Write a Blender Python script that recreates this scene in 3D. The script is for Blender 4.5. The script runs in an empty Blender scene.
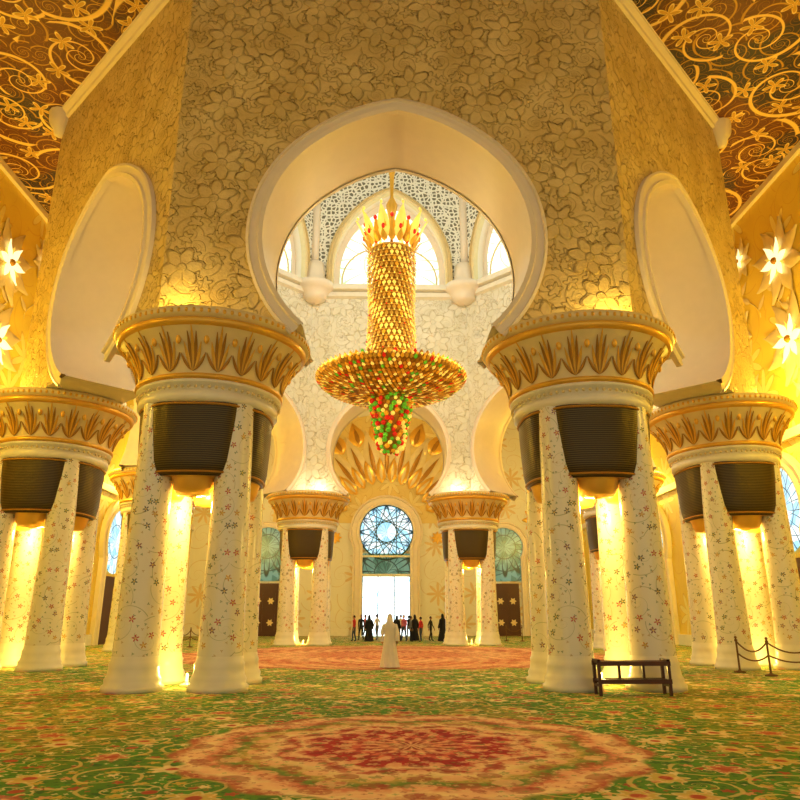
import bpy, math, random
from mathutils import Vector, Matrix
random.seed(7)
pi=math.pi
sc=bpy.context.scene
sc.view_settings.view_transform='Standard'
sc.view_settings.gamma=0.90

# ------------------------------------------------------------------ node helper
class NT:
    def __init__(s,name):
        s.mat=bpy.data.materials.new(name); s.mat.use_nodes=True
        s.t=s.mat.node_tree; s.t.nodes.clear()
        s.out=s.t.nodes.new('ShaderNodeOutputMaterial')
        s.b=s.t.nodes.new('ShaderNodeBsdfPrincipled')
        s.t.links.new(s.b.outputs[0],s.out.inputs[0])
    def n(s,ty,**k):
        x=s.t.nodes.new(ty)
        for a,b in k.items(): setattr(x,a,b)
        return x
    def put(s,sock,v):
        if isinstance(v,bpy.types.NodeSocket): s.t.links.new(v,sock)
        elif v is not None:
            if sock.type=='RGBA' and len(v)==3: v=(*v,1)
            sock.default_value=v
    def m(s,op,a,b=None,c=None,clamp=False):
        x=s.n('ShaderNodeMath',operation=op); x.use_clamp=clamp
        s.put(x.inputs[0],a); s.put(x.inputs[1],b); s.put(x.inputs[2],c)
        return x.outputs[0]
    def v(s,op,a,b=None,scale=None):
        x=s.n('ShaderNodeVectorMath',operation=op)
        s.put(x.inputs[0],a); s.put(x.inputs[1],b)
        if scale is not None: s.put(x.inputs['Scale'],scale)
        return x.outputs['Value'] if op in('LENGTH','DISTANCE') else x.outputs[0]
    def sstep(s,x,lo,hi):
        r=s.n('ShaderNodeMapRange',interpolation_type='SMOOTHSTEP')
        s.put(r.inputs[0],x); r.inputs[1].default_value=lo; r.inputs[2].default_value=hi
        return r.outputs[0]
    def mix(s,f,a,b):
        x=s.n('ShaderNodeMix',data_type='RGBA')
        s.put(x.inputs[0],f); s.put(x.inputs[6],a); s.put(x.inputs[7],b)
        return x.outputs[2]
    def ramp(s,f,stops,const=False):
        x=s.n('ShaderNodeValToRGB'); cr=x.color_ramp
        if const: cr.interpolation='CONSTANT'
        while len(cr.elements)<len(stops): cr.elements.new(0.5)
        for e,(p,c) in zip(cr.elements,stops): e.position=p; e.color=(*c,1)
        s.put(x.inputs[0],f); return x.outputs[0]
    def uv(s):
        return s.n('ShaderNodeTexCoord').outputs['UV']
    def noise(s,vec,scale,detail=3):
        x=s.n('ShaderNodeTexNoise'); s.put(x.inputs['Vector'],vec); x.inputs['Scale'].default_value=scale
        x.inputs['Detail'].default_value=detail; return x.outputs
    def vor(s,vec,rand=.8,feat='F1'):
        x=s.n('ShaderNodeTexVoronoi',voronoi_dimensions='2D',feature=feat)
        s.put(x.inputs['Vector'],vec); x.inputs['Scale'].default_value=1
        x.inputs['Randomness'].default_value=rand; return x.outputs
    def cell(s,vec,rand=.8):
        o=s.vor(vec,rand)
        loc=s.v('SUBTRACT',vec,o['Position'])
        sp=s.n('ShaderNodeSeparateXYZ'); s.put(sp.inputs[0],loc)
        sc_=s.n('ShaderNodeSeparateXYZ'); s.put(sc_.inputs[0],o['Color'])
        r=s.m('SQRT',s.m('ADD',s.m('MULTIPLY',sp.outputs[0],sp.outputs[0]),s.m('MULTIPLY',sp.outputs[1],sp.outputs[1])))
        a=s.m('ADD',s.m('ARCTAN2',sp.outputs[1],sp.outputs[0]),s.m('MULTIPLY',sc_.outputs[0],6.28))
        return r,a,sc_.outputs[1],sc_.outputs[2]
    def flower(s,vec,n=6,R=.3,amp=.12,rand=.8,soft=.04):
        r,a,c1,c2=s.cell(vec,rand)
        d=s.m('SUBTRACT',s.m('ADD',R,s.m('MULTIPLY',amp,s.m('COSINE',s.m('MULTIPLY',a,n)))),r)
        return s.sstep(d,0,soft),r,a,c1,c2,d
    def spiral(s,vec,k=5,rand=.9,w=.35,arms=1):
        r,a,c1,c2=s.cell(vec,rand)
        sn=s.m('SINE',s.m('ADD',s.m('MULTIPLY',a,arms),s.m('MULTIPLY',k,s.m('LOGARITHM',s.m('ADD',r,.02),2.718))))
        return s.sstep(s.m('ABSOLUTE',sn),w,w*.5),r
    def sca(s,vec,k,off=(0,0,0)):
        return s.v('ADD',s.v('SCALE',vec,None,k),off)
    def fin(s,col=None,rough=.5,metal=0,bump=None,bs=.3,bd=.05,emi=None,es=0,coat=0):
        if col is not None: s.put(s.b.inputs['Base Color'],col)
        s.put(s.b.inputs['Roughness'],rough); s.put(s.b.inputs['Metallic'],metal)
        if coat: s.b.inputs['Coat Weight'].default_value=coat
        if bump is not None:
            x=s.n('ShaderNodeBump'); x.inputs['Strength'].default_value=bs; x.inputs['Distance'].default_value=bd
            s.put(x.inputs['Height'],bump); s.put(s.b.inputs['Normal'],x.outputs[0])
        if emi is not None:
            s.put(s.b.inputs['Emission Color'],emi); s.put(s.b.inputs['Emission Strength'],es)
        return s.mat

def plain(name,col,rough=.5,metal=0,es=0,var=.08):
    N=NT(name); nz=N.noise(N.n('ShaderNodeTexCoord').outputs['Object'],3,1)[0]
    c=N.mix(nz,tuple(x*(1-var) for x in col),tuple(min(1,x*(1+var)) for x in col))
    m=N.fin(c,rough,metal,emi=c if es else None,es=es)
    if es: m.cycles.emission_sampling='NONE'
    return m

def relief_mat(name,base,line,hi,scale=.55,bs=.6):
    N=NT(name); uv=N.uv()
    wob=N.v('SCALE',N.v('SUBTRACT',N.noise(uv,1.3,2)[1],(.5,.5,.5)),None,.22)
    uvw=N.v('ADD',uv,wob)
    f1,r,a,c1,c2,d=N.flower(N.sca(uvw,scale),6,.33,.08,.75,.05)
    rim=N.sstep(N.m('ABSOLUTE',d),.04,.0)
    rays=N.m('MULTIPLY',f1,N.sstep(N.m('ABSOLUTE',N.m('COSINE',N.m('MULTIPLY',a,3))),.16,.04))
    ctr=N.sstep(r,.10,.07)
    f2,r2,a2,_,_,d2=N.flower(N.sca(uvw,scale*2.6,(3.1,7.7,0)),5,.3,.09,.9,.06)
    rim2=N.sstep(N.m('ABSOLUTE',d2),.06,.01)
    sp,_=N.spiral(N.sca(uvw,scale*1.7,(9,4,0)),5,.9,.3)
    notf=N.m('SUBTRACT',1,f1)
    h=N.m('ADD',N.m('ADD',f1,N.m('MULTIPLY',rim,.6)),N.m('MULTIPLY',notf,N.m('ADD',N.m('MULTIPLY',f2,.7),N.m('MULTIPLY',sp,.5))))
    h=N.m('ADD',N.m('SUBTRACT',h,N.m('MULTIPLY',rays,.5)),N.m('MULTIPLY',ctr,.6))
    h=N.m('ADD',h,N.m('MULTIPLY',N.noise(uv,7,3)[0],.5))
    dark=N.m('ADD',N.m('MULTIPLY',rays,.28),N.m('ADD',N.m('MULTIPLY',rim,.35),N.m('MULTIPLY',notf,N.m('ADD',N.m('MULTIPLY',rim2,.35),N.m('MULTIPLY',sp,.22)))),clamp=True)
    nz=N.noise(uv,.8,4)[0]
    c=N.mix(dark,N.mix(N.sstep(nz,.25,.75),base,hi),line)
    return N.fin(c,.45,bump=h,bs=bs,bd=.08)

M={}
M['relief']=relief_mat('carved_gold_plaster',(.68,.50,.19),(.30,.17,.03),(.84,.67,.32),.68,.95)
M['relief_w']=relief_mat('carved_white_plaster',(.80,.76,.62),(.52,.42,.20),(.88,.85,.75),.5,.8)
M['marble']=plain('white_marble',(.88,.83,.72),.3)
M['soffit']=plain('arch_soffit_plaster',(.90,.79,.65),.4,0,0,.03)
M['gold']=plain('gold_leaf',(.84,.50,.08),.3,.35)
M['goldd']=plain('dark_gold',(.46,.23,.025),.4,.3)
M['goldbg']=plain('gilded_cream',(.83,.68,.38),.4,.05)
M['wood']=plain('dark_wood',(.10,.035,.02),.35)
M['brass']=plain('brass',(.7,.45,.12),.25,.7)
M['rope']=plain('velvet_rope',(.18,.09,.03),.8)
M['dgreen']=plain('tinted_glass_dark',(.05,.10,.07),.15)

# shaft inlay
N=NT('inlaid_marble'); uv=N.uv()
f,r,a,c1,c2,d=N.flower(N.sca(uv,2.7),5,.15,.08,.9,.03)
f2,_,_,k1,k2,_=N.flower(N.sca(uv,6.5,(4,2,0)),3,.15,.08,1,.04)
sp,_=N.spiral(N.sca(uv,1.3,(1,5,0)),3,1,.07)
ctr=N.sstep(r,.06,.045)
f=N.m('MULTIPLY',f,N.m('MULTIPLY',.9,N.sstep(c2,.12,.16))); f2=N.m('MULTIPLY',f2,N.m('MULTIPLY',.7,N.sstep(k2,.45,.47)))
c=N.mix(N.m('MULTIPLY',sp,.6),(.88,.83,.72),(.30,.34,.12))
c=N.mix(f2,c,N.ramp(k1,[(0,(.12,.22,.05)),(.6,(.50,.34,.07))],True))
c=N.mix(f,c,N.mix(ctr,N.ramp(c1,[(0,(.50,.05,.04)),(.3,(.06,.12,.05)),(.45,(.22,.06,.10)),(.65,(.60,.33,.04)),(.85,(.10,.08,.05))],True),(.85,.62,.15)))
M['inlay']=N.fin(c,.22,coat=.2)

# grille of the speaker baskets
N=NT('bronze_grille'); uv=N.uv()
sp=N.n('ShaderNodeSeparateXYZ'); N.put(sp.inputs[0],uv)
h=N.sstep(N.m('SINE',N.m('MULTIPLY',sp.outputs[1],120)),-.4,.5)
M['grille']=N.fin(N.mix(h,(.05,.034,.010),(.13,.09,.028)),.35,.3,bump=h,bs=.3,bd=.012)

# ceiling arabesque
N=NT('painted_arabesque_ceiling'); uv=N.uv()
s1,r1=N.spiral(N.sca(uv,.34),4.2,.75,.28)
s2,r2=N.spiral(N.sca(uv,.85,(3,8,0)),-4.5,.9,.30)
s3,r3=N.spiral(N.sca(uv,2.0,(13,2,0)),4,.9,.32)
f,r,a,c1,c2,d=N.flower(N.sca(uv,.62,(5,1,0)),5,.14,.11,.8,.03)
rim=N.sstep(N.m('ABSOLUTE',d),.035,.01)
bg=N.mix(N.sstep(N.noise(uv,.22,1)[0],.50,.56),(.15,.040,.006),(.035,.022,.04))
c=N.mix(N.m('MULTIPLY',s3,.7),bg,(.34,.15,.02))
c=N.mix(N.m('MULTIPLY',s2,.9),c,(.62,.34,.05))
c=N.mix(s1,c,(.95,.66,.24))
c=N.mix(f,c,(.66,.38,.07)); c=N.mix(rim,c,(.95,.72,.30))
M['ceil']=N.fin(c,.5,bump=N.m('ADD',s1,f),bs=.3,bd=.05)

# yellow side walls with large pale flowers
def ymat(name,base,fl,line,vine):
    N=NT(name); uv=N.uv()
    f,r,a,c1,c2,d=N.flower(N.sca(uv,.30),8,.26,.12,.8,.03)
    rim=N.sstep(N.m('ABSOLUTE',d),.022,.004); rays=N.m('MULTIPLY',f,N.sstep(N.m('ABSOLUTE',N.m('COSINE',N.m('MULTIPLY',a,4))),.2,.05))
    sp,_=N.spiral(N.sca(uv,.5,(5,3,0)),3,.9,.12)
    c=N.mix(N.m('MULTIPLY',sp,.4),base,vine)
    c=N.mix(N.m('MULTIPLY',f,.75),c,fl); c=N.mix(N.m('MULTIPLY',N.m('MAXIMUM',rim,rays),.55),c,line)
    return N.fin(c,.5,bump=f,bs=.3,bd=.05)
M['ywall']=ymat('yellow_floral_wall',(.88,.66,.10),(.95,.84,.34),(.62,.35,.04),(.72,.42,.05))
M['niche']=ymat('pale_gold_niche',(.80,.62,.24),(.88,.74,.38),(.55,.33,.07),(.60,.36,.08))

# back wall, cream with gold flowers
N=NT('cream_floral_wall'); uv=N.uv()
f,r,a,c1,c2,d=N.flower(N.sca(uv,.30),8,.2,.12,.6,.03)
sp,_=N.spiral(N.sca(uv,.45,(5,3,0)),3,.9,.12)
c=N.mix(N.m('MULTIPLY',sp,.45),(.84,.80,.68),(.62,.42,.14))
c=N.mix(N.m('MULTIPLY',f,.7),c,(.74,.50,.16))
M['bwall']=N.fin(c,.5)

# lattice spandrels
N=NT('pierced_white_lattice'); uv=N.uv()
e=N.vor(N.sca(uv,3.4),.75,'DISTANCE_TO_EDGE')[0]
e2=N.vor(N.sca(uv,1.1,(2,2,0)),.8,'DISTANCE_TO_EDGE')[0]
g=N.m('MAXIMUM',N.sstep(e,.20,.15),N.sstep(e2,.08,.06))
M['lattice']=N.fin(N.mix(g,(.22,.21,.15),(.95,.93,.84)),.5,bump=g,bs=.5)

# stained glass
def glass(name,c_a,c_b,line,es,n=12,sc_=1.,lw=1):
    N=NT(name); uv=N.uv(); sp=N.n('ShaderNodeSeparateXYZ'); N.put(sp.inputs[0],uv)
    x,y=sp.outputs[0],sp.outputs[1]
    r=N.m('MULTIPLY',N.m('SQRT',N.m('ADD',N.m('MULTIPLY',x,x),N.m('MULTIPLY',y,y))),sc_)
    a=N.m('ARCTAN2',y,x)
    q=N.m('COSINE',N.m('MULTIPLY',a,n/2))
    l1=N.sstep(N.m('ABSOLUTE',N.m('SUBTRACT',N.m('ABSOLUTE',q),N.m('MULTIPLY',r,.42))),.16*lw,.06*lw)
    l2=N.sstep(N.m('ABSOLUTE',N.m('SINE',N.m('MULTIPLY',r,3.0))),.20*lw,.08*lw)
    l3=N.sstep(N.m('ABSOLUTE',N.m('SINE',N.m('ADD',N.m('MULTIPLY',a,n/4),N.m('MULTIPLY',r,2.2)))),.14*lw,.05*lw)
    l=N.m('MAXIMUM',l1,N.m('MAXIMUM',N.m('MULTIPLY',l2,.9),N.m('MULTIPLY',l3,.8)))
    ce=N.vor(N.sca(uv,2.0),1)['Color']; s3=N.n('ShaderNodeSeparateXYZ'); N.put(s3.inputs[0],ce)
    c=N.mix(l,N.mix(N.sstep(s3.outputs[0],.3,.7),c_a,c_b),line)
    return N.fin((.05,.05,.05),.2,emi=c,es=es)
M['gl_blue']=glass('stained_glass_blue',(.40,.78,.95),(.90,1,1),(.03,.11,.18),1.25,12,1,.65)
M['gl_green']=glass('stained_glass_green',(.10,.32,.20),(.30,.60,.42),(.02,.06,.03),.5)
M['gl_white']=glass('clear_dome_glass',(.80,1,.80),(1,1,.92),(.50,.66,.35),1.6,12,.6,.6)
M['gl_door']=glass('bright_door_glass',(.85,.98,1),(.97,1,1),(.40,.65,.75),2.6,8,.6,.6)
M['glow_w']=plain('lit_white_glass',(1,.92,.60),.3,0,1.1)
M['glow_a']=plain('lit_amber_crystal',(.92,.38,.02),.3,0,.32,.4)
M['glow_y']=plain('lit_yellow_crystal',(1,.68,.14),.3,0,.62,.25)
M['cr_red']=plain('red_crystal',(.75,.03,.015),.12,0,.35,.4)
M['cr_grn']=plain('green_crystal',(.14,.50,.03),.12,0,.35,.5)

# carpet
N=NT('floral_carpet'); uv=N.uv()
sp=N.n('ShaderNodeSeparateXYZ'); N.put(sp.inputs[0],uv); X,Y=sp.outputs[0],sp.outputs[1]
wob=N.v('SCALE',N.v('SUBTRACT',N.noise(uv,3,2)[1],(.5,.5,.5)),None,.12)
uvw=N.v('ADD',uv,wob)
f1,r,a,c1,c2,d=N.flower(N.sca(uvw,1.25),7,.25,.05,.9,.03)
rimf=N.sstep(N.m('ABSOLUTE',d),.03,.012)
g1,r_,a_,k1,k2,d_=N.flower(N.sca(uvw,3.8,(3,1,0)),5,.26,.07,1,.05)
g2,_,_,j1,j2,_=N.flower(N.sca(uvw,9,(7,5,0)),4,.28,.08,1,.08)
s1,_=N.spiral(N.sca(uvw,.42,(4,4,0)),4.5,.9,.34)
s2,_=N.spiral(N.sca(uvw,1.1,(1,9,0)),4,.9,.30)
nz=N.noise(uv,1.2,4)[0]
base=N.mix(nz,(.04,.17,.010),(.13,.34,.02))
big=N.sstep(N.noise(uv,.22,2)[0],.46,.62)
base=N.mix(N.m('MULTIPLY',big,.75),base,N.mix(nz,(.26,.24,.03),(.50,.38,.08)))
c=N.mix(N.m('MULTIPLY',s1,.8),base,(.08,.32,.02))
c=N.mix(N.m('MULTIPLY',g2,.7),c,N.ramp(j1,[(0,(.62,.42,.10)),(.25,(.50,.10,.04)),(.36,(.85,.72,.38)),(.52,(.02,.12,.01))],True))
c=N.mix(N.m('MULTIPLY',g1,.85),c,N.ramp(k1,[(0,(.70,.46,.08)),(.2,(.48,.05,.03)),(.34,(.92,.75,.42)),(.50,(.02,.13,.01)),(.85,(.75,.36,.18))],True))
c=N.mix(N.m('MULTIPLY',s2,.75),c,(.74,.58,.20))
c=N.mix(N.m('MULTIPLY',f1,.85),c,N.mix(N.sstep(r,.08,.12),(.52,.04,.03),N.mix(N.m('MULTIPLY',g2,.8),N.ramp(c1,[(0,(.70,.50,.14)),(.28,(.06,.22,.02)),(.55,(.60,.14,.08)),(.75,(.90,.74,.42))],True),(.80,.60,.28))))
c=N.mix(N.m('MULTIPLY',rimf,.7),c,(.85,.70,.36))
def medallion(c,cx,cy,R,n=16,st=1,pink=0,kr=26):
    dx=N.m('SUBTRACT',X,cx); dy=N.m('SUBTRACT',Y,cy)
    rr=N.m('DIVIDE',N.m('SQRT',N.m('ADD',N.m('MULTIPLY',dx,dx),N.m('MULTIPLY',dy,dy))),R)
    aa=N.m('ARCTAN2',dy,dx); ca=N.m('COSINE',N.m('MULTIPLY',aa,n))
    rl=N.m('ADD',rr,N.m('MULTIPLY',ca,.03))
    nn=N.m('MULTIPLY',N.m('SUBTRACT',N.noise(uv,7,3)[0],.5),.12)
    rn=N.m('ADD',N.m('ADD',rr,N.m('MULTIPLY',N.m('COSINE',N.m('MULTIPLY',aa,n/2)),.035)),nn)
    if pink: st_=[(0,(.80,.40,.28)),(.3,(.58,.10,.10)),(.5,(.82,.48,.32)),(.7,(.52,.06,.07)),(.85,(.78,.42,.26)),(1,(.52,.10,.08))]
    else: st_=[(0,(.85,.50,.26)),(.05,(.36,.005,.015)),(.14,(.88,.42,.24)),(.18,(.42,.005,.015)),(.27,(.78,.20,.13)),(.31,(.42,.008,.015)),(.44,(.52,.02,.03)),(.49,(.92,.68,.38)),(.54,(.52,.05,.04)),(.60,(.90,.72,.40)),(.70,(.60,.42,.12)),(.77,(.12,.26,.03)),(.83,(.70,.24,.14)),(.92,(.92,.74,.42)),(1,(.55,.18,.08))]
    col=N.ramp(rn,st_)
    lat=N.m('MULTIPLY',N.m('COSINE',N.m('MULTIPLY',aa,n)),N.m('SINE',N.m('MULTIPLY',rr,kr)))
    col=N.mix(N.m('MULTIPLY',N.sstep(lat,.35,.5),.7),col,(.90,.56,.32))
    col=N.mix(N.m('MULTIPLY',N.sstep(lat,-.4,-.55),.65),col,N.mix(N.sstep(rr,.5,.6),(.26,.005,.01),(.40,.10,.04)))
    col=N.mix(N.m('MULTIPLY',g1,.5),col,N.ramp(k2,[(0,(.92,.68,.36)),(.3,(.40,.01,.02)),(.65,(.90,.64,.36)),(.85,(.08,.20,.02))],True))
    col=N.mix(N.m('MULTIPLY',g2,.5),col,N.ramp(j2,[(0,(.90,.64,.34)),(.4,(.36,.02,.02)),(.8,(.18,.28,.04))],True))
    return N.mix(N.m('MULTIPLY',N.sstep(rl,1.02,.98),st),c,col)
c=medallion(c,.05,10.0,2.95)
c=medallion(c,0,33,9.5,32,.92,1,60)
for sx in(-1,1):
    c=medallion(c,sx*4.6,6.4,1.3,12,.9,1)
M['carpet']=N.fin(c,.9)

# ------------------------------------------------------------------ mesh builder
class MB:
    def __init__(s): s.v=[];s.f=[];s.m=[];s.uv=[];s.sm=[];s.mats=[]
    def mi(s,k):
        if k not in s.mats: s.mats.append(k)
        return s.mats.index(k)
    def face(s,pts,mat,uvs=None,smooth=False):
        i=len(s.v); s.v+= [tuple(p) for p in pts]; s.f.append(tuple(range(i,i+len(pts))))
        s.m.append(s.mi(mat)); s.uv.append(uvs or [(p[0]+p[1]*.3,p[2]) for p in pts]); s.sm.append(smooth)
    def grid(s,P,mat,U=None,cu=False,cv=False,smooth=True):
        b=len(s.v); nu=len(P); nv=len(P[0])
        for row in P: s.v+=[tuple(p) for p in row]
        mi=s.mi(mat)
        for i in range(nu if cu else nu-1):
            for j in range(nv if cv else nv-1):
                q=[(i,j),((i+1),j),((i+1),j+1),(i,j+1)]
                s.f.append(tuple(b+(a%nu)*nv+(c%nv) for a,c in q)); s.m.append(mi); s.sm.append(smooth)
                if U: s.uv.append([U(a,c) for a,c in q])
                else: s.uv.append([(a*.1,c*.1) for a,c in q])
    def lathe(s,prof,c,mat,seg=32,smooth=True,sx=1,sy=1,a0=0,a1=None,ur=None):
        full=a1 is None
        if full: a1=2*pi
        n=seg if full else seg+1
        P=[[(c[0]+sx*r*math.cos(a0+(a1-a0)*i/seg),c[1]+sy*r*math.sin(a0+(a1-a0)*i/seg),c[2]+z) for r,z in prof] for i in range(n)]
        R=ur or max(r for r,z in prof)
        s.grid(P,mat,lambda i,j:((a1-a0)*i/seg*R+c[0]*3.1+c[1]*1.7,prof[j][1]),cu=full,smooth=smooth)
    def box(s,c,d,mat,rot=0):
        x,y,z=[k/2 for k in d]; cr,sr=math.cos(rot),math.sin(rot)
        def T(a,b,e): return (c[0]+a*cr-b*sr,c[1]+a*sr+b*cr,c[2]+e)
        V=[T(a,b,e) for a in(-x,x) for b in(-y,y) for e in(-z,z)]
        for q in[(0,1,3,2),(4,6,7,5),(0,4,5,1),(2,3,7,6),(0,2,6,4),(1,5,7,3)]:
            s.face([V[k] for k in q],mat)
    def tube(s,pts,rads,mat,seg=8,cap=True,closed=False):
        pts=[Vector(p) for p in pts]; n=len(pts)
        if not isinstance(rads,(list,tuple)): rads=[rads]*n
        P=[]
        for i,p in enumerate(pts):
            if closed: d=(pts[(i+1)%n]-pts[i-1])
            else: d=(pts[min(i+1,n-1)]-pts[max(i-1,0)])
            d.normalize(); up=Vector((0,0,1)) if abs(d.z)<.9 else Vector((0,1,0))
            u=d.cross(up).normalized(); w=u.cross(d)
            P.append([p+(u*math.cos(2*pi*k/seg)+w*math.sin(2*pi*k/seg))*rads[i] for k in range(seg)])
        if cap and not closed:
            P=[[pts[0]]*seg]+P+[[pts[-1]]*seg]
        s.grid(P,mat,cu=closed,cv=True)
    def ell(s,c,r,mat,seg=12,rings=8):
        if not isinstance(r,(list,tuple)): r=(r,r,r)
        P=[[(c[0]+r[0]*math.sin(pi*j/rings)*math.cos(2*pi*i/seg),c[1]+r[1]*math.sin(pi*j/rings)*math.sin(2*pi*i/seg),c[2]-r[2]*math.cos(pi*j/rings)) for j in range(rings+1)] for i in range(seg)]
        s.grid(P,mat,cu=True)
    def petal(s,base,dr,side,nrm,L,W,mat,cup=.0,n=6,tip=.5):
        base,dr,side,nrm=map(Vector,(base,dr,side,nrm)); P=[]
        for i in range(n+1):
            t=i/n; w=W*math.sin(pi*min(1,t**(.8 if tip<.6 else 1.4)*.97+.03))*.5
            P.append([base+dr*L*t+side*w*k+nrm*(cup*L*t*t+(.12*W if k==0 else 0)) for k in(-1,0,1)])
        s.grid(P,mat)
    def obj(s,name,loc=(0,0,0),rot=0,parent=None):
        me=bpy.data.meshes.new(name); me.from_pydata(s.v,[],s.f)
        for k in s.mats: me.materials.append(M[k] if isinstance(k,str) else k)
        me.polygons.foreach_set('material_index',s.m); me.polygons.foreach_set('use_smooth',s.sm)
        ul=me.uv_layers.new(name='UVMap'); flat=[]
        for u in s.uv:
            for q in u: flat+= [q[0],q[1]]
        ul.data.foreach_set('uv',flat); me.update()
        return place(name,me,loc,rot,parent)
def place(name,me,loc=(0,0,0),rot=0,parent=None):
    o=bpy.data.objects.new(name,me); sc.collection.objects.link(o); o.location=loc; o.rotation_euler=(0,0,rot)
    if parent: o.parent=parent
    return o
def light(name,loc,power,col,rad=.1,parent=None):
    l=bpy.data.lights.new(name,'POINT'); l.energy=power; l.color=col; l.shadow_soft_size=rad
    o=bpy.data.objects.new(name,l); sc.collection.objects.link(o); o.location=loc
    if parent: o.parent=parent
    return o

# ------------------------------------------------------------------ arches
def arch_circle(r,cz,z0,n=56,pt=.3,s0=0):
    p0=math.acos(max(-1,(z0-cz)/r)); out=[]
    for i in range(n+1):
        p=-p0+2*p0*i/n
        out.append((s0+r*math.sin(p),cz+r*math.cos(p)+pt*max(0,1-abs(p)/.7)**1.6))
    out[0]=(out[0][0],z0); out[-1]=(out[-1][0],z0)
    return out
def arch_point(w,z0,zs,h,n=20):
    c=(h*h-w*w)/(2*w); R=w+c; am=math.atan2(h,c); L=[]
    for i in range(5): L.append((-w,z0+(zs-z0)*i/5))
    for i in range(n+1):
        a=am*i/n; L.append((c-R*math.cos(a),zs+R*math.sin(a)))
    return L+[(-x,z) for x,z in L[:-1][::-1]]
def arch_face(mb,T,pts,cen,hl,z0,z1,mat):
    cx,cz=cen
    def ray(p):
        dx,dz=p[0]-cx,p[1]-cz; t=1e9
        if abs(dx)>1e-9: t=min(t,((hl if dx>0 else -hl)-cx)/dx)
        if abs(dz)>1e-9: t=min(t,((z1 if dz>0 else z0)-cz)/dz)
        t=max(t,1); return (cx+dx*t,cz+dz*t)
    ang=lambda p:(math.atan2(p[0]-cx,p[1]-cz))
    corners=[(-hl,z0),(-hl,z1),(hl,z1),(hl,z0)]
    for a,b in zip(pts[:-1],pts[1:]):
        oa,ob=ray(a),ray(b); poly=[a,b,ob]
        A,B=ang(a),ang(b)
        for q in corners:
            k=ang(q)
            if min(A,B)<k<=max(A,B) and abs(A-B)<1: poly.append(q)
        poly.append(oa)
        mb.face([T(*q) for q in poly],mat,[q for q in poly])
def arch_ring(mb,T3,pts,w,d,mat):
    n=len(pts); rows=[]
    sec=[(-.03,-.02),(-.03,d),(w*.22,d*1.15),(w*.3,d*.7),(w*.75,d*.6),(w*.82,d),(w,d*.8),(w,-.02)]
    for i,p in enumerate(pts):
        a=pts[max(i-1,0)];b=pts[min(i+1,n-1)]; tx,tz=b[0]-a[0],b[1]-a[1]; l=math.hypot(tx,tz)
        nx,nz=-tz/l,tx/l
        rows.append([T3(p[0]+nx*o,p[1]+nz*o,e) for o,e in sec])
    mb.grid(rows,mat,smooth=False)

def arch_wall(name,A,B,Ai,Bi,z0,z1,pts,cen):
    A,B,Ai,Bi=map(Vector,(A,B,Ai,Bi)); u=(B-A).normalized()
    mo=(A+B)/2; mi=(Ai+Bi)/2; nout=(mo-mi).normalized()
    mb=MB()
    To=lambda s,z:(mo.x+u.x*s,mo.y+u.y*s,z); Ti=lambda s,z:(mi.x+u.x*s,mi.y+u.y*s,z)
    arch_face(mb,To,pts,cen,(B-A).length/2,z0,z1,'relief')
    arch_face(mb,Ti,pts,cen,(Bi-Ai).length/2,z0,z1,'relief_w')
    mb.grid([[To(*p),Ti(*p)] for p in pts],'soffit')
    a,b=(B-A).length/2,(Bi-Ai).length/2
    for sg,e in((-1,pts[0][0]),(1,pts[-1][0])):
        mb.face([To(e,z0),To(sg*a,z0),Ti(sg*b,z0),Ti(e,z0)],'marble')
    mb.face([To(-a,z1),To(a,z1),Ti(b,z1),Ti(-b,z1)],'marble')
    arch_ring(mb,lambda s,z,e:(mo.x+u.x*s+nout.x*e,mo.y+u.y*s+nout.y*e,z),pts,.42,.16,'soffit')
    arch_ring(mb,lambda s,z,e:(mi.x+u.x*s-nout.x*e,mi.y+u.y*s-nout.y*e,z),pts,.26,.12,'soffit')
    return mb.obj(name)

CY=31.0
OUT=[(-6.2,16.8),(6.2,16.8),(13.3,24),(13.3,38),(6.2,45.2),(-6.2,45.2),(-13.3,38),(-13.3,24)]
INN=[(-5.1,19.4),(5.1,19.4),(10.7,25.1),(10.7,36.9),(5.1,42.6),(-5.1,42.6),(-10.7,36.9),(-10.7,25.1)]
ZC=8.8; ZT=22.4; ZCEIL=21.0
names=['front','front_right','right','rear_right','rear','rear_left','left','front_left']
for k in range(8):
    A,B=OUT[k],OUT[(k+1)%8]; Ai,Bi=INN[k],INN[(k+1)%8]
    r,cz,s0=3.65,11.5,0
    if k in(2,6): r,cz=4.6,11.8
    if k in(1,7): r,cz,s0=3.20,11.65,(.72 if k==7 else -.72)
    arch_wall('wall_octagon_'+names[k],A,B,Ai,Bi,ZC,ZT,arch_circle(r,cz,ZC,s0=s0),(s0,cz))

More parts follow.
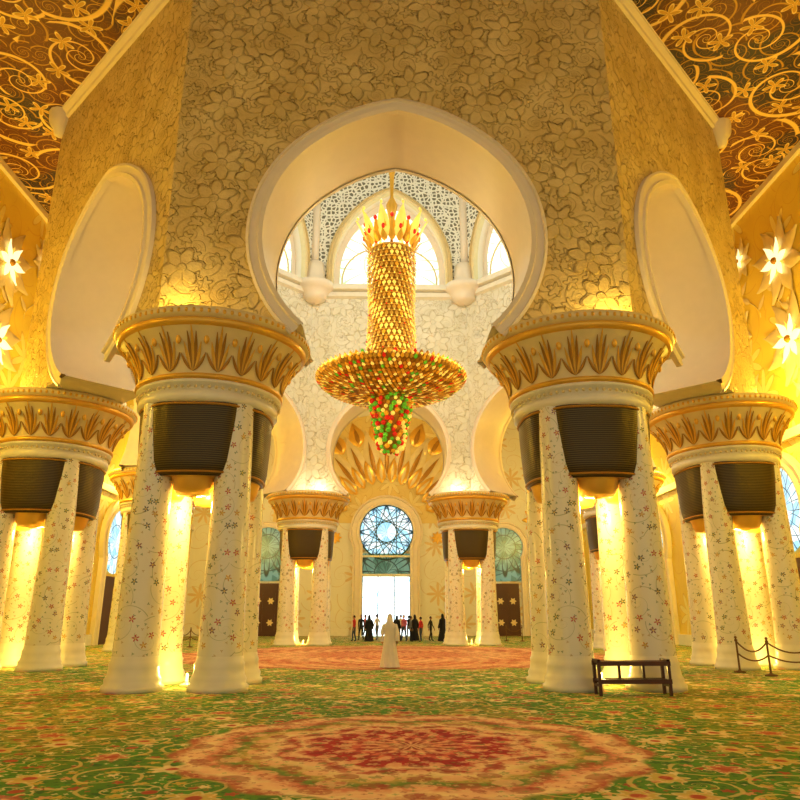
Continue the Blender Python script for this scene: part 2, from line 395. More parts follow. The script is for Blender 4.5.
# drum
mb=MB(); cen=Vector((0,CY))
dz0,dz1=ZT,33.0
for k in range(8):
    Ai,Bi=Vector(INN[k]),Vector(INN[(k+1)%8]); u=(Bi-Ai).normalized(); mi=(Ai+Bi)/2
    nin=Vector((-u.y,u.x));
    if nin.dot(cen-mi)<0: nin=-nin
    L=(Bi-Ai).length/2; w=L*.74
    P=arch_point(w,dz0,24.0,5.8 if L<5.5 else 6.4)
    T=lambda s,z,e=0:(mi.x+u.x*s+nin.x*e,mi.y+u.y*s+nin.y*e,z)
    arch_face(mb,T,P,(0,25),L,dz0,dz1,'lattice')
    arch_ring(mb,T,P,.45,.40,'goldbg')
    mb.grid([[T(*p),T(p[0],p[1],-.7)] for p in P],'soffit')
    P2=arch_point(w*.90,dz0,23.95,5.3 if w>3 else 4.9)
    arch_face(mb,lambda s,z:T(s,z,-.7),P2,(0,24.8),w+.05,dz0,31,'soffit')
    mb.face([T(-w*.95,dz0,-1.0),T(w*.95,dz0,-1.0),T(w*.95,30,-1.0),T(-w*.95,30,-1.0)],'gl_white',[(-w*.95,-2.5),(w*.95,-2.5),(w*.95,5.1),(-w*.95,5.1)])
    for q in(-1,1):
        Q=arch_point(w*.42,dz0,23.6,2.3,10); mb.tube([T(x+q*w*.44,z,-.9) for x,z in Q],.06,'goldbg',6)
    mb.tube([T(.9*math.cos(2*pi*i/20),26.6+.9*math.sin(2*pi*i/20),-.9) for i in range(20)],.06,'goldbg',6,closed=True)
    for z,h,e in((dz0-.05,.35,.45),(dz0-.5,.3,.25)):
        mb.grid([[T(s*(L),z-.1,0),T(s*(L-e*.41),z,e),T(s*(L-e*.41),z+h,e),T(s*L,z+h+.02,0)] for s in(-1,1)],'marble',smooth=False)
    mb.tube([T(-L,dz0,.05),T(-L,dz1,.05)],.28,'soffit',8)
for k in range(8):
    x,y=INN[k]; c=Vector((x,y)); d=(cen-c).normalized()*.35
    mb.lathe([(.05,21.3),(.45,21.4),(.8,21.6),(.75,21.75),(1.05,22.15),(1.25,22.3),(1.25,22.65),(1.0,22.7),(.7,22.9),(.6,23.6),(.55,24.2),(.2,24.3)],(x+d.x,y+d.y,0),'soffit',20)
mb.obj('wall_drum')
mb=MB()
mb.lathe([(12.6*math.cos(t),dz1-.3+11*math.sin(t)) for t in [i*pi/2/14 for i in range(15)]],(0,CY,0),'relief_w',48)
for k in range(16):
    a=2*pi*k/16
    mb.tube([(12.4*math.cos(t)*math.cos(a),CY+12.4*math.cos(t)*math.sin(a),dz1-.3+10.8*math.sin(t)) for t in [i*pi/2/12 for i in range(13)]],.25,'goldbg',6)
mb.obj('ceiling_dome')

# ------------------------------------------------------------------ room shell
RX=17.5; Y0=-4; Y1=64
import bmesh
bm=bmesh.new()
def loop(pts):
    vs=[bm.verts.new((x,y,ZCEIL)) for x,y in pts]
    return [bm.edges.new((vs[i],vs[(i+1)%len(vs)])) for i in range(len(vs))]
es=loop([(-RX,Y0),(RX,Y0),(RX,Y1),(-RX,Y1)])+loop([(x*1.0,y) for x,y in OUT])
bmesh.ops.triangle_fill(bm,use_beauty=True,use_dissolve=False,edges=es)
uvl=bm.loops.layers.uv.new('UVMap')
for f in bm.faces:
    for l in f.loops: l[uvl].uv=(l.vert.co.x,l.vert.co.y)
me=bpy.data.meshes.new('ceiling'); bm.to_mesh(me); bm.free(); me.materials.append(M['ceil'])
place('ceiling',me)
mb=MB(); rows=[]
cc=Vector((0,CY))
for x,y in OUT:
    d=(Vector((x,y))-cc); d.normalize(); o=1.08
    rows.append([(x+d.x*e*o,y+d.y*e*o,z) for e,z in((0,20.62),(.10,20.65),(.12,20.78),(.26,20.9),(.28,20.99),(.3,20.99))])
mb.grid(rows,'soffit',cu=True,smooth=False)
for x,y in OUT:
    d=(Vector((x,y))-cc).normalized()*.1
    mb.lathe([(0,19.9),(.2,20.0),(.3,20.3),(.45,20.5),(.5,20.99)],(x+d.x,y+d.y,0),'soffit',12)
mb.obj('trim_1')
mb=MB()
mb.face([(-RX,Y0,0),(RX,Y0,0),(RX,Y1,0),(-RX,Y1,0)],'carpet',[(-RX,Y0),(RX,Y0),(RX,Y1),(-RX,Y1)])
mb.obj('carpet')
mb=MB(); mb.box((0,(Y0+Y1)/2,-.13),(2*RX+1,Y1-Y0+1,.24),'marble'); mb.obj('floor')
for sx,nm in((-1,'left'),(1,'right')):
    mb=MB(); x=sx*RX
    mb.face([(x,Y0,0),(x,Y1,0),(x,Y1,ZCEIL),(x,Y0,ZCEIL)],'ywall',[(Y0,0),(Y1,0),(Y1,ZCEIL),(Y0,ZCEIL)])
    x2=sx*(RX+.4)
    mb.face([(x2,Y0,0),(x2,Y1,0),(x2,Y1,ZCEIL),(x2,Y0,ZCEIL)],'ywall')
    mb.face([(x,Y0,0),(x2,Y0,0),(x2,Y0,ZCEIL),(x,Y0,ZCEIL)],'ywall')
    mb.obj('wall_'+nm)
    mb=MB(); mb.box((sx*(RX-.1),(Y0+Y1)/2,ZCEIL-.16),(.2,Y1-Y0,.3),'soffit'); mb.box((sx*(RX-.12),(Y0+Y1)/2,9.2),(.24,Y1-Y0,.4),'soffit'); mb.obj('trim_'+('2' if sx<0 else '3'))
    mb=MB(); mb.box((sx*(RX-.08),(Y0+Y1)/2,.3),(.15,Y1-Y0,.6),'marble'); mb.obj('baseboard_'+nm)
mb=MB()
mb.face([(-RX,Y1,0),(RX,Y1,0),(RX,Y1,ZCEIL),(-RX,Y1,ZCEIL)],'bwall',[(-RX,0),(RX,0),(RX,ZCEIL),(-RX,ZCEIL)])
mb.box((0,Y1+.25,ZCEIL/2),(2*RX+.8,.45,ZCEIL),'bwall')
mb.obj('wall_back')
mb=MB(); mb.box((-10.3,Y1-.08,.3),(14.2,.15,.6),'marble'); mb.box((10.3,Y1-.08,.3),(14.2,.15,.6),'marble'); mb.obj('baseboard_back')

def keyhole(r,cz,hw,z0,n=48):
    p0=pi-math.asin(hw/r); L=[(-hw,z0),(-hw,z0+1)]
    for i in range(n+1):
        p=-p0+2*p0*i/n; L.append((r*math.sin(p),cz+r*math.cos(p)))
    return L+[(hw,z0+1),(hw,z0)]
def disc(mb,c,r,mat,T,n=40):
    mb.face([T(c[0]+r*math.cos(2*pi*i/n),c[1]+r*math.sin(2*pi*i/n)) for i in range(n)],mat,[(r*math.cos(2*pi*i/n),r*math.sin(2*pi*i/n)) for i in range(n)])
mb=MB(); Tb=lambda s,z,e=0:(s,Y1-.03-e,z)
K=keyhole(2.45,8.9,2.15,0)
arch_ring(mb,Tb,K,.85,.45,'soffit')
disc(mb,(0,8.9),2.47,'gl_blue',lambda s,z:Tb(s,z,.03))
mb.tube([Tb(2.42*math.cos(2*pi*i/36),8.9+2.42*math.sin(2*pi*i/36),.1) for i in range(36)],.08,'dgreen',6,closed=True)
for st in range(2):
    V=[(2.35*math.cos(2*pi*i/8+st*pi/8),8.9+2.35*math.sin(2*pi*i/8+st*pi/8)) for i in range(8)]
    for i in range(8):
        p,q=V[i],V[(i+3)%8]; mb.tube([Tb(p[0],p[1],.1),Tb(q[0],q[1],.1)],.035,'dgreen',5)
mb.obj('window_1')
mb=MB()
mb.face([Tb(-2.15,0,.05),Tb(2.15,0,.05),Tb(2.15,5.0,.05),Tb(-2.15,5.0,.05)],'gl_door',[(-2.1,-2),(2.1,-2),(2.1,3),(-2.1,3)])
mb.face([Tb(-2.15,5.2,.05),Tb(2.15,5.2,.05),Tb(2.15,7.0,.04),Tb(-2.15,7.0,.04)],'gl_green',[(-2.1,0),(2.1,0),(2.1,1.6),(-2.1,1.6)])
mb.box((0,Y1-.15,5.1),(4.3,.2,.25),'marble'); mb.box((0,Y1-.15,6.75),(4.3,.2,.18),'marble')
for x in(-2.1,-.72,.72,2.1): mb.box((x,Y1-.15,2.5),(.08,.2,5),'dgreen')
mb.obj('door_1')
mb=MB()
for ring,(R,L,W,m,e) in enumerate(((4.4,4.6,1.5,'goldbg',.05),(3.8,2.4,1.0,'gold',.14),(7.6,2.4,1.5,'gold',.05))):
    n=15
    for i in range(n):
        a=pi*(i+ (ring>0)*.5)/(n-1)*1.0
        if ring>0 and i==n-1: continue
        d=Vector((math.cos(a),0,math.sin(a))); s_=Vector((-math.sin(a),0,math.cos(a)))
        b=Vector(Tb(0,9.6,e))+d*R
        if b.z<10.2: continue
        mb.petal(b,d,s_,(0,-1,0),L,W,m)
        mb.petal(b+Vector((0,-.2,0))+d*.2,d,s_,(0,-1,0),L*.7,W*.28,'goldd' if ring!=1 else 'goldbg')
for sx in(-1,1):
    for x,z,r in((4.2,11.7,.9),(8.8,12.5,1.3),(13.5,10,1.2),(7,16.5,1.2),(4.6,8.4,.6),(7.6,9.6,.8)):
        for i in range(8):
            a=2*pi*i/8; mb.petal(Tb(sx*x,z,.06),(math.cos(a),0,math.sin(a)),(-math.sin(a),0,math.cos(a)),(0,-1,0),r,r*.5,'gold')
mb.face([Tb(10.3*math.cos(pi*i/24),9.7+10.3*math.sin(pi*i/24),.015) for i in range(25)],'niche',[(10.3*math.cos(pi*i/24),10.3*math.sin(pi*i/24)) for i in range(25)])
mb.obj('gold_flower_mural')
for i,x in enumerate((-10.6,10.6)):
    mb=MB(); T=lambda s,z,e=0:(x+s,Y1-.03-e,z)
    arch_ring(mb,T,keyhole(1.7,7.6,1.45,0),.5,.3,'soffit')
    disc(mb,(0,7.6),1.72,'gl_green',lambda s,z:T(s,z,.03))
    mb.face([T(-1.45,4.6,.03),T(1.45,4.6,.03),T(1.45,7.0,.025),T(-1.45,7.0,.025)],'gl_green',[(-1.45,-3),(1.45,-3),(1.45,-.5),(-1.45,-.5)])
    mb.obj('window_%d'%(i+2))
    mb=MB(); mb.box((x,Y1-.12,2.2),(2.3,.2,4.4),'wood')
    for a in(-.55,.55):
        for z in(1.1,2.9): 
            mb.box((x+a,Y1-.25,z),(.8,.06,1.4),'wood')
            for j in range(6):
                t=2*pi*j/6; mb.petal((x+a,Y1-.3,z),(math.cos(t),0,math.sin(t)),(-math.sin(t),0,math.cos(t)),(0,-1,0),.32,.18,'goldbg')
    mb.obj('door_%d'%(i+2))
wi=4
for sx in(-1,1):
    for yc in(31,46):
        mb=MB(); T=lambda s,z,e=0:(sx*(RX-.03-e),yc+s,z)
        arch_ring(mb,lambda s,z,e=0:T(s*(-1 if sx<0 else 1),z,e),keyhole(2.0,6.2,1.7,0),.6,.3,'soffit')
        disc(mb,(0,6.2),2.02,'gl_blue',lambda s,z:T(s,z,.03))
        mb.box((sx*(RX-.1),yc,2.0),(.12,3.3,4.0),'wood')
        mb.obj('window_%d'%wi); wi+=1
def wflower(sx,y,z,r):
    mb=MB()
    for i in range(8):
        a=2*pi*(i+.5)/8
        mb.petal((sx*(RX-.04),y,z),(0,math.cos(a),math.sin(a)),(0,-math.sin(a),math.cos(a)),(-sx,0,0),r*1.9,r*.9,'goldbg',.02)
    for ring,(n,L,W,m,e) in enumerate(((6,r,r*.42,'glow_w',.16),(6,r*.75,r*.26,'glow_y',.13))):
        for i in range(n):
            a=2*pi*(i+.5*ring)/n
            mb.petal((sx*(RX-e),y,z),(0,math.cos(a),math.sin(a)),(0,-math.sin(a),math.cos(a)),(-sx,0,0),L,W,m,.1)
    mb.ell((sx*(RX-.2),y,z),r*.16,'goldd')
    pts=[(sx*(RX-.04),y+.5*math.sin(t*5)*(1+t),z-t*3.5) for t in [i/16 for i in range(17)]]
    mb.tube(pts,[.06*(1-i/20) for i in range(17)],'goldbg',6)
    for i in range(2,16,3):
        p=pts[i]; s_=1 if i%2 else -1
        mb.petal(p,(0,s_*.8,.6),(0,-.6,s_*.8),(-sx,0,0),.8,.3,'goldbg')
    return mb.obj('wall_flower_lamp')
for sx in(-1,1):
    for y,z,r in((28,17,1.05),(28,13.2,1.1),(32.5,15.2,.9),(36.5,12.5,.8),(31,18.6,.6)):
        wflower(sx,y+(1 if sx<0 else 0),z,r)

# ------------------------------------------------------------------ clustered columns
mb=MB(); S=.96
base=[(.0,0),(.68,0),(.68,.12),(.62,.16),(.63,.26),(.58,.34),(.555,.5),(.565,.58),(.53,.64),(.515,.75)]
for a in(-S,S):
    for b in(-S,S):
        mb.lathe(base,(a,b,0),'marble',28)
        mb.lathe([(.515,.75),(.49,2),(.465,3.5),(.44,5),(.42,6.9)],(a,b,0),'inlay',28,ur=.47)
mb.lathe([(0,6.62),(1.68,6.62),(1.80,6.68),(1.80,6.86),(1.73,6.9),(1.73,7.02),(1.88,7.06),(1.88,7.14),(1.84,7.16)],(0,0,0),'marble',56)
mb.lathe([(1.84,7.16),(1.92,7.18),(1.92,7.26),(1.86,7.3)],(0,0,0),'gold',56)
cone=lambda t:(1.86+.54*(t**1.7),7.3+1.06*t)
mb.lathe([cone(i/8) for i in range(9)],(0,0,0),'goldbg',56)
mb.lathe([(2.38,8.34),(2.46,8.36),(2.50,8.43),(2.50,8.50),(2.45,8.53)],(0,0,0),'gold',56)
mb.lathe([(2.45,8.53),(2.57,8.58),(2.59,8.66),(2.57,8.76),(2.5,8.8),(0,8.8)],(0,0,0),'goldbg',56)
for k in range(90):
    a=2*pi*k/90; mb.ell((2.57*math.cos(a),2.57*math.sin(a),8.65),(.05,.05,.06),'gold',6,4)
for k in range(70):
    a=2*pi*k/70; mb.ell((1.83*math.cos(a),1.83*math.sin(a),6.96),(.045,.045,.045),'goldbg',6,4)
npal=20
for k in range(npal):
    a0=2*pi*k/npal
    for j in range(-3,4):
        P=[]
        top=(.98,.86,.66,.44)[abs(j)]; spr=(0,.30,.62,.95)[abs(j)]*(1 if j>0 else -1)
        for i in range(9):
            t=i/8; tt=.03+(top-.03)*t; r,z=cone(tt); ang=a0+spr*(pi/npal)*(t**.6)
            w=.008+.036*math.sin(pi*min(1,t*.95+.05))
            P.append([((r+.015+(.03 if q==0 else 0))*math.cos(ang+q*w/2),(r+.015+(.03 if q==0 else 0))*math.sin(ang+q*w/2),z) for q in(-1,0,1)])
        mb.grid(P,'gold' if j%2==0 else 'goldd')
    am=a0+pi/npal; r,z=cone(.72)
    mb.ell((r*math.cos(am),r*math.sin(am),z),(.07,.07,.13),'gold',8,6)
for k in range(4):
    a=k*pi/2; ca,sa=math.cos(a),math.sin(a)
    def T(x,y,z): return (x*ca-y*sa,x*sa+y*ca,z)
    prof=[(.74,4.84),(.84,4.93),(.91,5.2),(.96,5.8),(.99,6.3),(1.0,6.64)]
    ex=lambda t:1.18*math.copysign(abs(math.sin(t))**.8,math.sin(t))
    P=[]
    for i in range(17):
        t=-pi/2+pi*i/16
        P.append([T(s*ex(t),-(.93+s*.72*max(0,math.cos(t))**.75),z) for s,z in prof])
    mb.grid(P,'grille',lambda i,j:(i*.15,prof[j][1]))
    for (s,z,q) in((.84,4.93,.03),(1.01,6.58,.035)):
        mb.tube([T(s*ex(t),-(.93+s*.72*(max(0,math.cos(t))**.75)),z) for t in[-pi/2+pi*i/16 for i in range(17)]],q,'goldd',6)
    bp=[T(.74*ex(t),-(.93+.53*max(0,math.cos(t))**.75),4.85) for t in[-pi/2+pi*i/12 for i in range(13)]]
    mb.face(bp,'goldd')
    c=T(0,-.93,0)
    mb.lathe([(.10,4.40),(.40,4.46),(.47,4.6),(.50,4.75),(.54,4.87)],c,'gold',20)
mb.box((0,0,6.5),(2.2,2.2,.2),'gold')
mb.lathe([(0,0.0),(.16,0),(.16,.05),(.10,.08),(.04,.1),(.03,.3),(0,.3)],(0,0,0),'marble',20)
col_first=mb.obj('clustered_column')
cme=col_first.data
COLS=[(-5.0,18.1),(5.0,18.1),(-12,24.6),(12,24.6),(-12.2,37.2),(12.2,37.2),(-5.0,43.9),(5.0,43.9)]
YEL=(1,.72,.18); WARM=(1,.86,.58)
for i,(x,y) in enumerate(COLS):
    o=col_first if i==0 else place('clustered_column',cme)
    o.location=(x,y,0)
    light('uplight',(0,0,.45),45,YEL,.06,o)
    light('downlight',(0,0,4.3),230,YEL,.14,o)
    d=Vector((x,y))-cc; d.normalize()
    light('cove_lamp',(d.x*1.95,d.y*1.95,8.95),75,YEL,.06,o)
    light('cove_lamp_inner',(-d.x*2.0,-d.y*2.0,8.95),45,WARM,.06,o)

# ------------------------------------------------------------------ chandelier
mb=MB(); C=Vector((0,CY,0)); rnd=random.random
mb.tube([(0,CY,44),(0,CY,18)],.07,'brass',8)
mb.lathe([(.0,24.4),(.10,24.2),(.22,23.7),(.12,23.2),(.08,22.0),(.3,21.5),(.2,21),(.1,20.5)],C,'gold',16)
mb.lathe([(.9,12.0),(1.0,12.8),(.97,13.4),(.90,14),(.90,18.6),(.98,18.9),(.6,19.0)],C,'goldd',32)
tiers=20
for k in range(tiers):
    z=12.75+k*6.3/tiers; R=1.0+.10*abs(math.cos((z-12.75)*.5)) 
    mb.tube([((R+.02)*math.cos(2*pi*i/30),CY+(R+.02)*math.sin(2*pi*i/30),z+.02) for i in range(30)],.03,'gold',5,closed=True)
    n=28
    for i in range(n):
        a=2*pi*(i+.5*(k%2))/n; r_=Vector((math.cos(a),math.sin(a),0)); s_=Vector((-math.sin(a),math.cos(a),0))
        b=(i+k)%7
        mb.petal(C+r_*R+Vector((0,0,z)),(r_*.32-Vector((0,0,1))).normalized(),s_,r_,.31,.20,'gold' if b in(0,1,2) else('glow_a' if b in(3,) else 'glow_y'),.0,3)
        mb.ell(C+r_*(R+.11)+Vector((0,0,z-.30)),(.04,.04,.045),'cr_red' if (i*k)%13==5 else 'glow_y',5,4)
for n,R,L,W,zz,m,tilt in((10,1.08,1.75,.62,18.95,'glow_y',.30),(10,1.02,1.2,.5,19.0,'gold',.22),(20,1.12,.6,.3,18.9,'gold',.6),(20,1.05,.95,.16,19.0,'glow_a',.42)):
    for i in range(n):
        a=2*pi*(i+(.5 if L==1.2 else (.25 if L==.95 else 0)))/n; r_=Vector((math.cos(a),math.sin(a),0)); s_=Vector((-math.sin(a),math.cos(a),0))
        d=(r_*tilt+Vector((0,0,1))).normalized()
        mb.petal(C+r_*R+Vector((0,0,zz)),d,s_,r_,L,W,m,.10)
for i in range(10):
    a=2*pi*(i+.5)/10
    mb.ell((1.38*math.cos(a),CY+1.38*math.sin(a),20.15),(.10,.10,.13),'cr_red',6,5)
    a=2*pi*i/10; mb.ell((1.70*math.cos(a),CY+1.70*math.sin(a),20.72),(.07,.07,.1),'glow_y',6,5)
    mb.ell((1.36*math.cos(a),CY+1.36*math.sin(a),19.6),(.09,.09,.16),'cr_red',6,5)
prof=[(.5,11.22),(1.2,11.25),(2.0,11.38),(2.8,11.68),(3.3,12.02),(3.42,12.2),(3.44,12.3),(2.6,12.3),(1.4,12.35),(.9,12.5)]
mb.lathe(prof,C,'goldd',48)
def rz(r): 
    for (a,za),(b,zb) in zip(prof[:5],prof[1:6]):
        if a<=r<=b: return za+(zb-za)*(r-a)/(b-a),(zb-za)/(b-a)
    return 12.15,1.0
ms=['gold','gold','glow_a','glow_a','glow_a','glow_y','goldd','goldd','goldd','gold','cr_grn','cr_red','glow_a','gold']
for q in range(18):
    R=.95+q*.14; n=int(26+q*5)
    for i in range(n):
        a=2*pi*(i+.5*(q%2))/n; r_=Vector((math.cos(a),math.sin(a),0)); s_=Vector((-math.sin(a),math.cos(a),0))
        z,sl=rz(R); d=(r_+Vector((0,0,sl))).normalized(); nr=(r_*sl-Vector((0,0,1))).normalized()
        m=random.choice(ms) if q%4!=3 else ('glow_y' if i%2 else 'gold')
        mb.petal(C+r_*R+Vector((0,0,z))+nr*.05,d,s_,nr,.25,.18,m,.12,3)
for i in range(110):
    a=2*pi*i/110
    mb.ell((3.46*math.cos(a),CY+3.46*math.sin(a),12.28),.07,'glow_y' if i%2 else 'glow_a',6,4)
for q,(R,z,n) in enumerate(((3.3,12.4,74),(2.9,12.45,62),(2.3,12.45,50),(1.6,12.5,38))):
    for i in range(n):
        a=2*pi*i/n; r_=Vector((math.cos(a),math.sin(a),0)); s_=Vector((-math.sin(a),math.cos(a),0))
        mb.petal(C+r_*R+Vector((0,0,z-.15)),(r_*.4+Vector((0,0,1))).normalized(),s_,r_,.28,.2,random.choice(ms),.1,3)
for j in range(15):
    z=11.15-j*.178; R=1.0-.035*j if j<14 else .3; n=max(6,int(22-1.0*j))
    for i in range(n):
        a=2*pi*(i+rnd()*.6)/n; q=rnd(); m='cr_grn' if q<.42 else ('cr_red' if q<.66 else ('glow_y' if q<.86 else 'glow_a'))
        mb.ell((R*math.cos(a),CY+R*math.sin(a),z+rnd()*.1),.085+.045*rnd(),m,6,5)
mb.lathe([(0,8.6),(.15,8.75),(.4,9.0),(.75,10.2),(.85,11.25)],C,'goldd',16)
chand=mb.obj('chandelier')
light('lamp',(0,CY,24.6),2000,(1,.97,.90),.3,chand)  # added under the dome in place of drum window daylight, not a chandelier bulb
for k in range(4):
    a=pi/4+k*pi/2; light('lamp',(4.6*math.cos(a),CY+4.6*math.sin(a),13.2),220,(1,.90,.68),.15,chand)

# ------------------------------------------------------------------ people
cl=lambda n,c:plain(n,c,.8,0,0,.1)
M.update(skin=cl('skin',(.45,.24,.15)),hair=cl('dark_hair',(.02,.015,.012)),white=cl('white_cloth',(.86,.82,.83)),black=cl('black_cloth',(.015,.015,.02)),
 red=cl('red_cloth',(.5,.03,.05)),blue=cl('blue_cloth',(.05,.10,.30)),grey=cl('grey_cloth',(.2,.2,.22)),pink=cl('pink_cloth',(.6,.15,.25)),jean=cl('denim',(.04,.07,.15)))
def head(mb,c,scarf=None):
    x,y,z=c
    mb.ell((x,y,z),(.075,.092,.115),'skin',14,10)
    mb.petal((x,y-.088,z+.015),(0,-.35,-1),(1,0,0),(0,-1,0),.045,.03,'skin')
    for s in(-1,1):
        mb.ell((x+s*.03,y-.083,z+.01),(.013,.008,.007),'black',6,4)
        mb.ell((x+s*.077,y,z-.005),(.01,.018,.03),'skin',6,4)
    mb.ell((x,y-.083,z-.055),(.022,.008,.006),'red',6,4)
    mb.ell((x,y+.018,z+.025),(.083,.092,.105),scarf or 'hair',14,10)
def hand(mb,w,sg,d=Vector((0,-.15,-1))):
    w=Vector(w); d=d.normalized(); mb.tube([w+d*-.02,w+d*.03,w+d*.09],[.02,.034,.03],'skin',8)
    for i,l in enumerate((.065,.075,.07,.055)):
        o=Vector((0,(i-1.5)*.017,0)); p=w+d*.085+o
        mb.tube([p,p+d*l*.5,p+d*l+Vector((-sg*.015,0,0))],[.009,.008,.006],'skin',6)
    p=w+d*.03+Vector((0,-.028,0)); mb.tube([p,p+d*.03+Vector((0,-.025,0)),p+d*.06+Vector((-sg*.01,-.028,0))],[.011,.01,.007],'skin',6)
def person(loc,rot,h,top,bot,stride=.1,robe=None,scarf=None):
    J={'pel':((0,0,.93),(.135,.10)),'spi':((0,0,1.12),(.125,.09)),'che':((0,.0,1.33),(.15,.10)),'nec':((0,0,1.46),(.05,.05)),'hd':((0,-.01,1.55),(.05,.05))}
    E=[('pel','spi'),('spi','che'),('che','nec'),('nec','hd')]
    for s,n in((-1,'l'),(1,'r')):
        sw=stride*s
        J[n+'sh']=((s*.18,0,1.39),(.058,.058)); J[n+'el']=((s*.25,.03-sw*.5,1.11),(.043,.043)); J[n+'wr']=((s*.25,-.05-sw,.87),(.028,.028))
        J[n+'hp']=((s*.09,0,.85),(.088,.088)); J[n+'kn']=((s*.10,-.03+sw*.6,.49),(.058,.058)); J[n+'an']=((s*.11,.03+sw*1.2,.085),(.04,.04)); J[n+'to']=((s*.12,-.12+sw*1.2,.04),(.035,.03))
        E+=[('che',n+'sh'),(n+'sh',n+'el'),(n+'el',n+'wr'),('pel',n+'hp'),(n+'hp',n+'kn'),(n+'kn',n+'an'),(n+'an',n+'to')]
    ks=list(J); me=bpy.data.meshes.new('sk'); me.from_pydata([J[k][0] for k in ks],[(ks.index(a),ks.index(b)) for a,b in E],[])
    o=bpy.data.objects.new('sk',me); sc.collection.objects.link(o)
    o.modifiers.new('s','SKIN'); 
    for i,k in enumerate(ks):
        me.skin_vertices[0].data[i].radius=J[k][1]
    me.skin_vertices[0].data[0].use_root=True
    o.modifiers.new('ss','SUBSURF').levels=2
    dg=bpy.context.evaluated_depsgraph_get(); ev=o.evaluated_get(dg).to_mesh()
    mb=MB(); vs=[v.co.copy() for v in ev.vertices]
    def near(p):
        best=9;lab=None
        for a,b in E:
            A=Vector(J[a][0]);B=Vector(J[b][0]); t=max(0,min(1,(p-A).dot(B-A)/(B-A).length_squared)); dd=(p-A-(B-A)*t).length-J[a][1][0]
            if dd<best: best=dd; lab=(a,b)
        return lab
    mb.v+=[tuple(v) for v in vs]
    for p in ev.polygons:
        lab=near(p.center); a,b=lab
        if b[1:]=='to': m='black'
        elif a in('nec',) : m='skin'
        elif b[1:] in('hp','kn','an') or (lab==('pel','spi') and p.center.z<.98): m=bot
        else: m=top
        mb.f.append(tuple(p.vertices)); mb.m.append(mb.mi(m)); mb.sm.append(True); mb.uv.append([(0,0)]*len(p.vertices))
    bpy.data.objects.remove(o)
    for s,n in((-1,'l'),(1,'r')): hand(mb,J[n+'wr'][0],s)
    head(mb,(0,-.02,1.62),scarf)
    if scarf:
        mb.lathe([(.07,1.68),(.10,1.6),(.105,1.5),(.16,1.42),(.2,1.34),(.21,1.28)],(0,.02,0),scarf,20,sy=.75,a0=-pi*.28,a1=pi*1.28)
    if robe:
        P=[]
        prof=[(.06,1.47),(.17,1.42),(.195,1.34),(.175,1.15),(.19,.95),(.23,.6),(.29,.2),(.32,.03)]
        for i in range(40):
            a=2*pi*i/40
            P.append([((r*(1+.07*(1.5-z)*math.sin(a*9+z*2)))*math.cos(a),(r*(1+.07*(1.5-z)*math.sin(a*9+z*2)))*(.72 if z>1 else .72+.28*(1-z))*math.sin(a)+(.0),z) for r,z in prof])
        mb.grid(P,robe,cu=True)
        for s,n in((-1,'l'),(1,'r')):
            a,b,c=[Vector(J[n+k][0]) for k in('sh','el','wr')]
            mb.tube([a,(a+b)/2,b,c],[.07,.075,.075,.085],robe,12,cap=False)
    ob=mb.obj('person',loc,rot); ob.scale=(h/1.73,)*3; return ob
w=person((-.08,24.4,0),pi,1.68,'white','white',.10,'white','white'); w.name='woman_in_white_robe'
cols=[('red','jean'),('black','black'),('blue','jean'),('white','grey'),('grey','black'),('pink','jean'),('black','grey'),('blue','black')]
spec=[(355,50,0),(362,52,0),(370,50,1),(378,53,0),(398,51,1),(405,50,0),(410,53,0),(416,51,1),(422,49,0),(432,51,0),(444,50,1),(402,55,0),(412,49.5,0),(366,56,0)]
for i,(px,d,rb) in enumerate(spec):
    x=(px-383)/700*(d*.955-.47)-.34
    t,b=cols[i%8]
    person((x,d,0),random.uniform(-3,3),random.uniform(1.58,1.8),t,b,random.uniform(.03,.14),'black' if rb else None,'black' if rb else None)

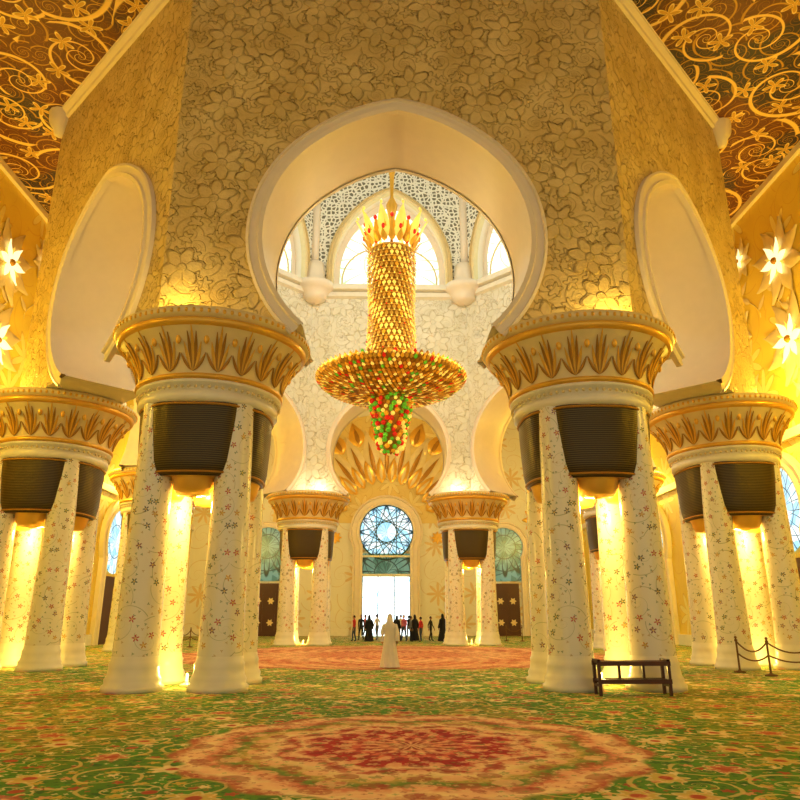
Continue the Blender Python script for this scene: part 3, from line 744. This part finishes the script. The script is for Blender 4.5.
# ------------------------------------------------------------------ furniture
mb=MB()
W=1.58
for x in(-W/2+.04,W/2-.04):
    for y in(-.18,.18): mb.box((x,y,.36),(.06,.06,.72),'wood')
    mb.box((x,0,.70),(.06,.42,.05),'wood'); mb.box((x,0,.2),(.05,.36,.05),'wood')
for z in(.30,.66):
    for y in(-.16,-.05,.05,.16): mb.box((0,y,z),(W-.04,.08,.035),'wood')
    for y in(-.2,.2): mb.box((0,y,z-.02),(W,.03,.09),'wood')
for x in(-W/6,W/6): mb.box((x,0,.30),(.05,.36,.06),'wood'); mb.box((x,.0,.48),(.05,.05,.32),'wood')
mb.obj('low_bench',(5.05,16.05,0),0)

def barrier(pts,name='rope_barrier'):
    mb=MB()
    for x,y in pts:
        mb.lathe([(0,0),(.17,0),(.17,.03),(.05,.06),(.028,.1),(.026,.88),(.045,.9),(.045,.94),(.02,.96),(.045,1.0),(.02,1.04),(0,1.04)],(x,y,0),'rope' ,16)
    for (a,b) in zip(pts[:-1],pts[1:]):
        for hh,sg in((.9,.28),(.55,.18)):
            mb.tube([(a[0]+(b[0]-a[0])*t,a[1]+(b[1]-a[1])*t,hh-sg*4*t*(1-t)) for t in[i/12 for i in range(13)]],.022,'rope',6)
    return mb.obj(name)
barrier([(10.4,22.2),(10.65,20.9),(12.0,20.6),(13.6,20.9)])
barrier([(-11.6,41.2),(-10.9,41.0),(-10.1,41.2)])
barrier([(9.2,50),(8.2,50.5)])

# ------------------------------------------------------------------ lights
for sx in(-1,1):
    for y in(9,18,27,36,48):
        light('wall_cove_light',(sx*(RX-1.3),y,10.2),(600 if y<20 else 1100),(1,.74,.09),.2)  # added fill lights hanging free of any cove, to brighten the yellow walls
for x in(-10,10):
    light('rear_hall_light',(x,53,10),600,(1,.94,.76),.4)  # added fill lights without fixtures, to brighten the hall behind the octagon
light('rear_hall_light',(0,57,17),460,(1,.80,.36),.4)  # added golden fill for the upper back wall, no fixture
wd=bpy.data.worlds.new('World'); sc.world=wd; wd.use_nodes=True
bg=wd.node_tree.nodes['Background']; bg.inputs[0].default_value=(1,.89,.62,1); bg.inputs[1].default_value=.70

cam=bpy.data.cameras.new('camera'); cam.lens=31.5; cam.sensor_width=36; cam.clip_end=300
co=bpy.data.objects.new('camera',cam); sc.collection.objects.link(co)
co.location=(-.34,0,1.6); co.rotation_euler=(math.radians(90+17.2),0,math.radians(-1.4))
sc.camera=co
